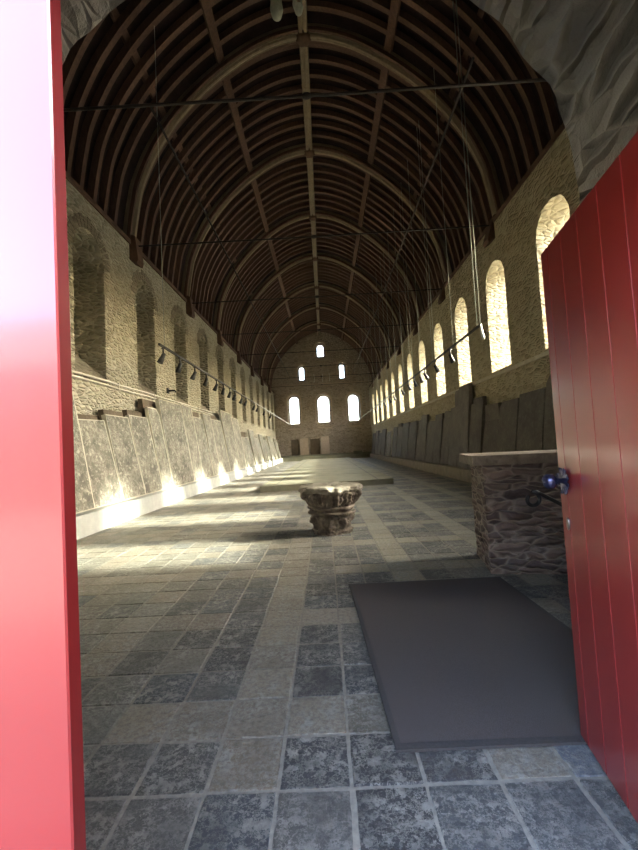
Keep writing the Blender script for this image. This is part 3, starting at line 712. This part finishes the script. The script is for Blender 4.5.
# ------------------------------------------------------------------ masonry block with top slab, handrail
blk = thing('masonry_counter', 'chest-high rubble masonry block with an overhanging stone top beside the red door', 'stone counter', (1.79, 4.66, 0)); blk.rotation_euler = (0, 0, R(-10))
def rough_box(x0, x1, y0, y1, z0, z1, st, amp, fq=6, seed=0):
    bm = bmesh.new(); nx, ny, nz = (max(1, int((b - a) / st)) for a, b in ((x0, x1), (y0, y1), (z0, z1)))
    vd = {}
    def vert(i, j, k):
        if (i, j, k) not in vd:
            p = V((x0 + (x1 - x0) * i / nx, y0 + (y1 - y0) * j / ny, z0 + (z1 - z0) * k / nz))
            n = noise.noise_vector(p * fq + V((seed,) * 3)) * amp + noise.noise_vector(p * fq * 3) * amp * .4
            c = noise.cell_vector(V((p.x * 4 + p.z, p.y * 4, p.z * 9))) - V((.5, .5, .5))
            q = p + V((n.x, n.y, n.z if 0 < k < nz else 0)) + V((c.x, c.y, 0)) * amp * .7
            vd[(i, j, k)] = bm.verts.new(q)
        return vd[(i, j, k)]
    for i in range(nx):
        for j in range(ny):
            for k in (0, nz): bm.faces.new((vert(i, j, k), vert(i + 1, j, k), vert(i + 1, j + 1, k), vert(i, j + 1, k)))
    for i in range(nx):
        for k in range(nz):
            for j in (0, ny): bm.faces.new((vert(i, j, k), vert(i + 1, j, k), vert(i + 1, j, k + 1), vert(i, j, k + 1)))
    for j in range(ny):
        for k in range(nz):
            for i in (0, nx): bm.faces.new((vert(i, j, k), vert(i, j + 1, k), vert(i, j + 1, k + 1), vert(i, j, k + 1)))
    return fix(bm)
obj('rubble_body', rough_box(0.02, 1.7, 0.0, .84, .0, 1.25, .03, .016), 'block', blk)
obj('top_slab', rough_box(-.11, 1.78, -.07, .90, 1.235, 1.345, .025, .012, 12), 'top_slab', blk, None)
hr = thing('handrail', 'black iron handrail with a curled scroll end between the counter and the red door', 'handrail', (1.66, 3.3, 0))
bm = bmesh.new(); pts = []
for i in range(22):
    an = PI * .5 + i / 21 * PI * 1.75; rr = .062 * (1 - .35 * (i / 21)); pts.append((-rr * math.cos(an - PI) * -1, 0, 1.03 + rr * math.sin(an)))
tube(bm, [(.85, -.1, .62), (.5, -.06, .82), (.25, -.03, .96), (.1, -.01, 1.05), (.04, 0, 1.085)] + [(p[0], p[1], p[2]) for p in pts], .016, 8); obj('rail', bm, 'iron', hr)
for (x, zt) in ((.32, .92), (.8, .65)):
    bm = bmesh.new(); tube(bm, [(x, -.04, 0.0 + z_ * zt / 12) for z_ in range(13)], .014, 6, True, [.015 + .006 * (q % 2) for q in range(13)])
    tube(bm, [(x, -.04, 0), (x, -.04, .02)], .05, 12); obj('post', bm, 'iron', hr)

# ------------------------------------------------------------------ floor mat
m = thing('entrance_mat', 'large charcoal grey entrance mat on the tiles just inside the door', 'mat', (0, 0, .0))
q = [(.275, 2.085), (1.86, 2.085), (1.84, 4.51), (.185, 4.50)]
bm = bmesh.new(); prism(bm, q, lambda u, v, d: (u, v, d), .004, .018); fix(bm); obj('rubber_border', bm, 'mat_edge', m)
qi = [(.305, 2.125), (1.82, 2.125), (1.80, 4.47), (.22, 4.46)]
bm = bmesh.new()
nn = 30; g = [[bm.verts.new((0, 0, 0)) for _ in range(nn + 1)] for _ in range(nn + 1)]
for i in range(nn + 1):
    for j in range(nn + 1):
        s, t_ = i / nn, j / nn; p = (V(qi[0]) * (1 - s) + V(qi[1]) * s) * (1 - t_) + (V(qi[3]) * (1 - s) + V(qi[2]) * s) * t_
        g[i][j].co = (p.x, p.y, .0215 + noise.noise(V((p.x * 2, p.y * 2, 1))) * .002)
for i in range(nn):
    for j in range(nn): bm.faces.new((g[i][j], g[i + 1][j], g[i + 1][j + 1], g[i][j + 1]))
obj('pile', bm, 'mat', m, smooth=True)

# ------------------------------------------------------------------ doors
# right leaf, opened inwards
dr = thing('door_2', 'glossy red boarded door leaf standing open on the right with a blue-black knob', 'door', (.976, .717, .02), kind='structure')
ang = math.atan2(2.13 - .717, 1.22 - .976); dr.rotation_euler = (0, 0, ang)     # local +X runs from hinge to free edge; +Y faces the viewer's side (west)
L = 1.434; G = [L - d for d in (.085, .25, .42, .60, .77, .95, 1.12, 1.29)]
G.sort(); top = 2.5
bm = bmesh.new(); xs = [0] + G + [L]
pts = []; 
for i in range(len(xs) - 1):
    a_, b_ = xs[i], xs[i + 1]
    pts += [(a_ + (.0035 if i else 0), 0.0), (b_ - (.0035 if i < len(xs) - 2 else 0), 0.0)]
    if i < len(xs) - 2: pts += [(b_, -.006)]
pts += [(L, -.055), (0, -.055)]
prism(bm, pts, lambda u, v, d: (u, v, d), 0, top); fix(bm)
for f in bm.faces:
    if abs(f.normal.z) < .1 and f.normal.y > .3 and f.normal.y < .95: f.material_index = 1
o = obj('boarded_leaf', bm, ['red', 'red_groove'], dr)
bm = bmesh.new()
for z in (.3, 1.2, 2.1): box(bm, .05, L - .1, -.09, -.055, z, z + .16)
obj('ledge_rail', bm, 'red', dr)
# knob and rosette
ku = L - .075; kz = 1.29
bm = bmesh.new(); seg = 48; c0 = bm.verts.new((ku, .014, kz)); ring1 = []; ring2 = []
for k in range(seg):
    th = 2 * PI * k / seg; pet = abs(math.sin(4 * th)) ** .5; ridge_ = .004 * math.cos(16 * th)
    ring1.append(bm.verts.new((ku + .03 * math.cos(th), .016, kz + .03 * math.sin(th)))); rr = .045 + .026 * pet
    ring2.append(bm.verts.new((ku + rr * math.cos(th), .010 + ridge_ + .006 * pet, kz + rr * math.sin(th))))
for k in range(seg):
    j = (k + 1) % seg; bm.faces.new((c0, ring1[k], ring1[j])); bm.faces.new((ring1[k], ring2[k], ring2[j], ring1[j]))
fix(bm); e = bmesh.ops.solidify(bm, geom=bm.faces[:], thickness=.004)
rs = obj('rosette', bm, 'knob', dr); rs['label'] = 'blue-black petalled rosette'
bm = bmesh.new(); lathe(bm, [(.014, 0), (.014, .03), (.022, .034), (.036, .046), (.04, .062), (.036, .08), (.022, .092), (.004, .095)], None, 28)
bmesh.ops.transform(bm, matrix=Matrix.Translation((ku, .012, kz)) @ Matrix.Rotation(R(-90), 4, 'X'), verts=bm.verts[:]); obj('knob', bm, 'knob', rs)
bm = bmesh.new(); lathe(bm, [(.004, 0), (.02, 0), (.022, .006), (.014, .009), (.008, .009)], None, 24)
bmesh.ops.transform(bm, matrix=Matrix.Translation((ku - .0, .001, 1.075)) @ Matrix.Rotation(R(-90), 4, 'X') @ Matrix.Diagonal((.8, 1.5, 1, 1)), verts=bm.verts[:]); obj('escutcheon', bm, 'chrome', dr)
bm = bmesh.new(); box(bm, L - .0005, L + .0015, -.04, -.015, .93, 1.25)
obj('strike_plate', bm, 'iron', dr)
# left leaf, closed
dl = thing('door_1', 'glossy red door leaf standing closed at the left edge of the doorway', 'door', (-1.4375, .68, .02), kind='structure'); dl.rotation_euler = (0, R(-.62), 0)
bm = bmesh.new(); W = 1.003
prism(bm, [(0, 0), (.30, 0), (.306, .006), (.312, 0), (.62, 0), (.626, .006), (.632, 0), (W - .003, 0), (W, .003), (W, .034), (0, .034)], lambda u, v, d: (u, v, d), 0, 2.52); fix(bm)
for f in bm.faces:
    if f.normal.x > .9: f.material_index = 1
obj('leaf', bm, ['red', 'red_edge'], dl)
bm = bmesh.new()
for z in (.35, 1.9): tube(bm, [(.0, -.008, z), (.0, -.008, z + .14)], .012, 8); box(bm, .0, .25, -.006, 0, z + .04, z + .1)
obj('strap_hinge', bm, 'iron', dl)
# door frame head and posts
bm = bmesh.new(); box(bm, -1.47, .99, .62, .80, 2.545, 2.62); box(bm, -1.47, -1.462, .62, .8, 0, 2.56); box(bm, .982, .99, .62, .8, 0, 2.56)
tag(obj('trim_5', bm, 'red'), 'red wooden head and posts of the door frame', 'door frame', kind='structure')

# ------------------------------------------------------------------ light and camera
w = bpy.data.worlds.new('sky'); bpy.context.scene.world = w; w.use_nodes = True; nt = w.node_tree; nt.nodes.clear()
sky = nt.nodes.new('ShaderNodeTexSky'); sky.sky_type = 'NISHITA'; sky.sun_disc = False; sky.sun_elevation = R(32); sky.sun_rotation = R(90)
sky.air_density = 1.0; sky.dust_density = 4.0; sky.ozone_density = 1.0; sky.altitude = 100
mixn = nt.nodes.new('ShaderNodeMix'); mixn.data_type = 'RGBA'; mixn.inputs[0].default_value = .55; mixn.inputs[7].default_value = (.16, .155, .14, 1)
bg = nt.nodes.new('ShaderNodeBackground'); ow = nt.nodes.new('ShaderNodeOutputWorld')
SKY = 1.0
nt.links.new(sky.outputs[0], mixn.inputs[6]); nt.links.new(mixn.outputs[2], bg.inputs[0]); bg.inputs[1].default_value = SKY; nt.links.new(bg.outputs[0], ow.inputs[0])
sun = bpy.data.lights.new('sun', 'SUN'); sun.energy = 3.0; sun.angle = R(3.2); sun.color = (1, .95, .80)
so = bpy.data.objects.new('sun', sun); C.objects.link(so)
az, el = R(1.0), R(28.3)       # light travels towards -X with a little +Y
d = V((-math.cos(el) * math.cos(az), math.cos(el) * math.sin(az), -math.sin(el)))
so.rotation_euler = d.to_track_quat('-Z', 'Y').to_euler(); so.location = (30, 20, 25)

cam = bpy.data.cameras.new('camera'); co = bpy.data.objects.new('camera', cam); C.objects.link(co)
cam.sensor_fit = 'VERTICAL'; cam.sensor_height = 24; cam.lens = 400 / 850 * 24; cam.clip_start = .02; cam.clip_end = 400
pitch, yaw, roll = R(3.046), R(.70), R(3.0)
# world -> camera axes
fwd = V((-math.sin(yaw) * math.cos(pitch), math.cos(yaw) * math.cos(pitch), math.sin(pitch)))
rt = fwd.cross(V((0, 0, 1))).normalized(); up = rt.cross(fwd)
r2 = rt * math.cos(roll) + up * math.sin(roll) * -1; u2 = up * math.cos(roll) + rt * math.sin(roll)
mtx = Matrix((r2, u2, -fwd)).transposed().to_4x4(); mtx.translation = V((0, 0, 1.55)); co.matrix_world = mtx
sc = bpy.context.scene; sc.camera = co
sc.view_settings.view_transform = 'Standard'; sc.view_settings.look = 'None'; sc.view_settings.gamma = 1; sc.view_settings.use_curve_mapping = False
sc.view_settings.exposure = 3.42
sc.cycles.max_bounces = 10; sc.cycles.diffuse_bounces = 7; sc.cycles.use_denoising = True
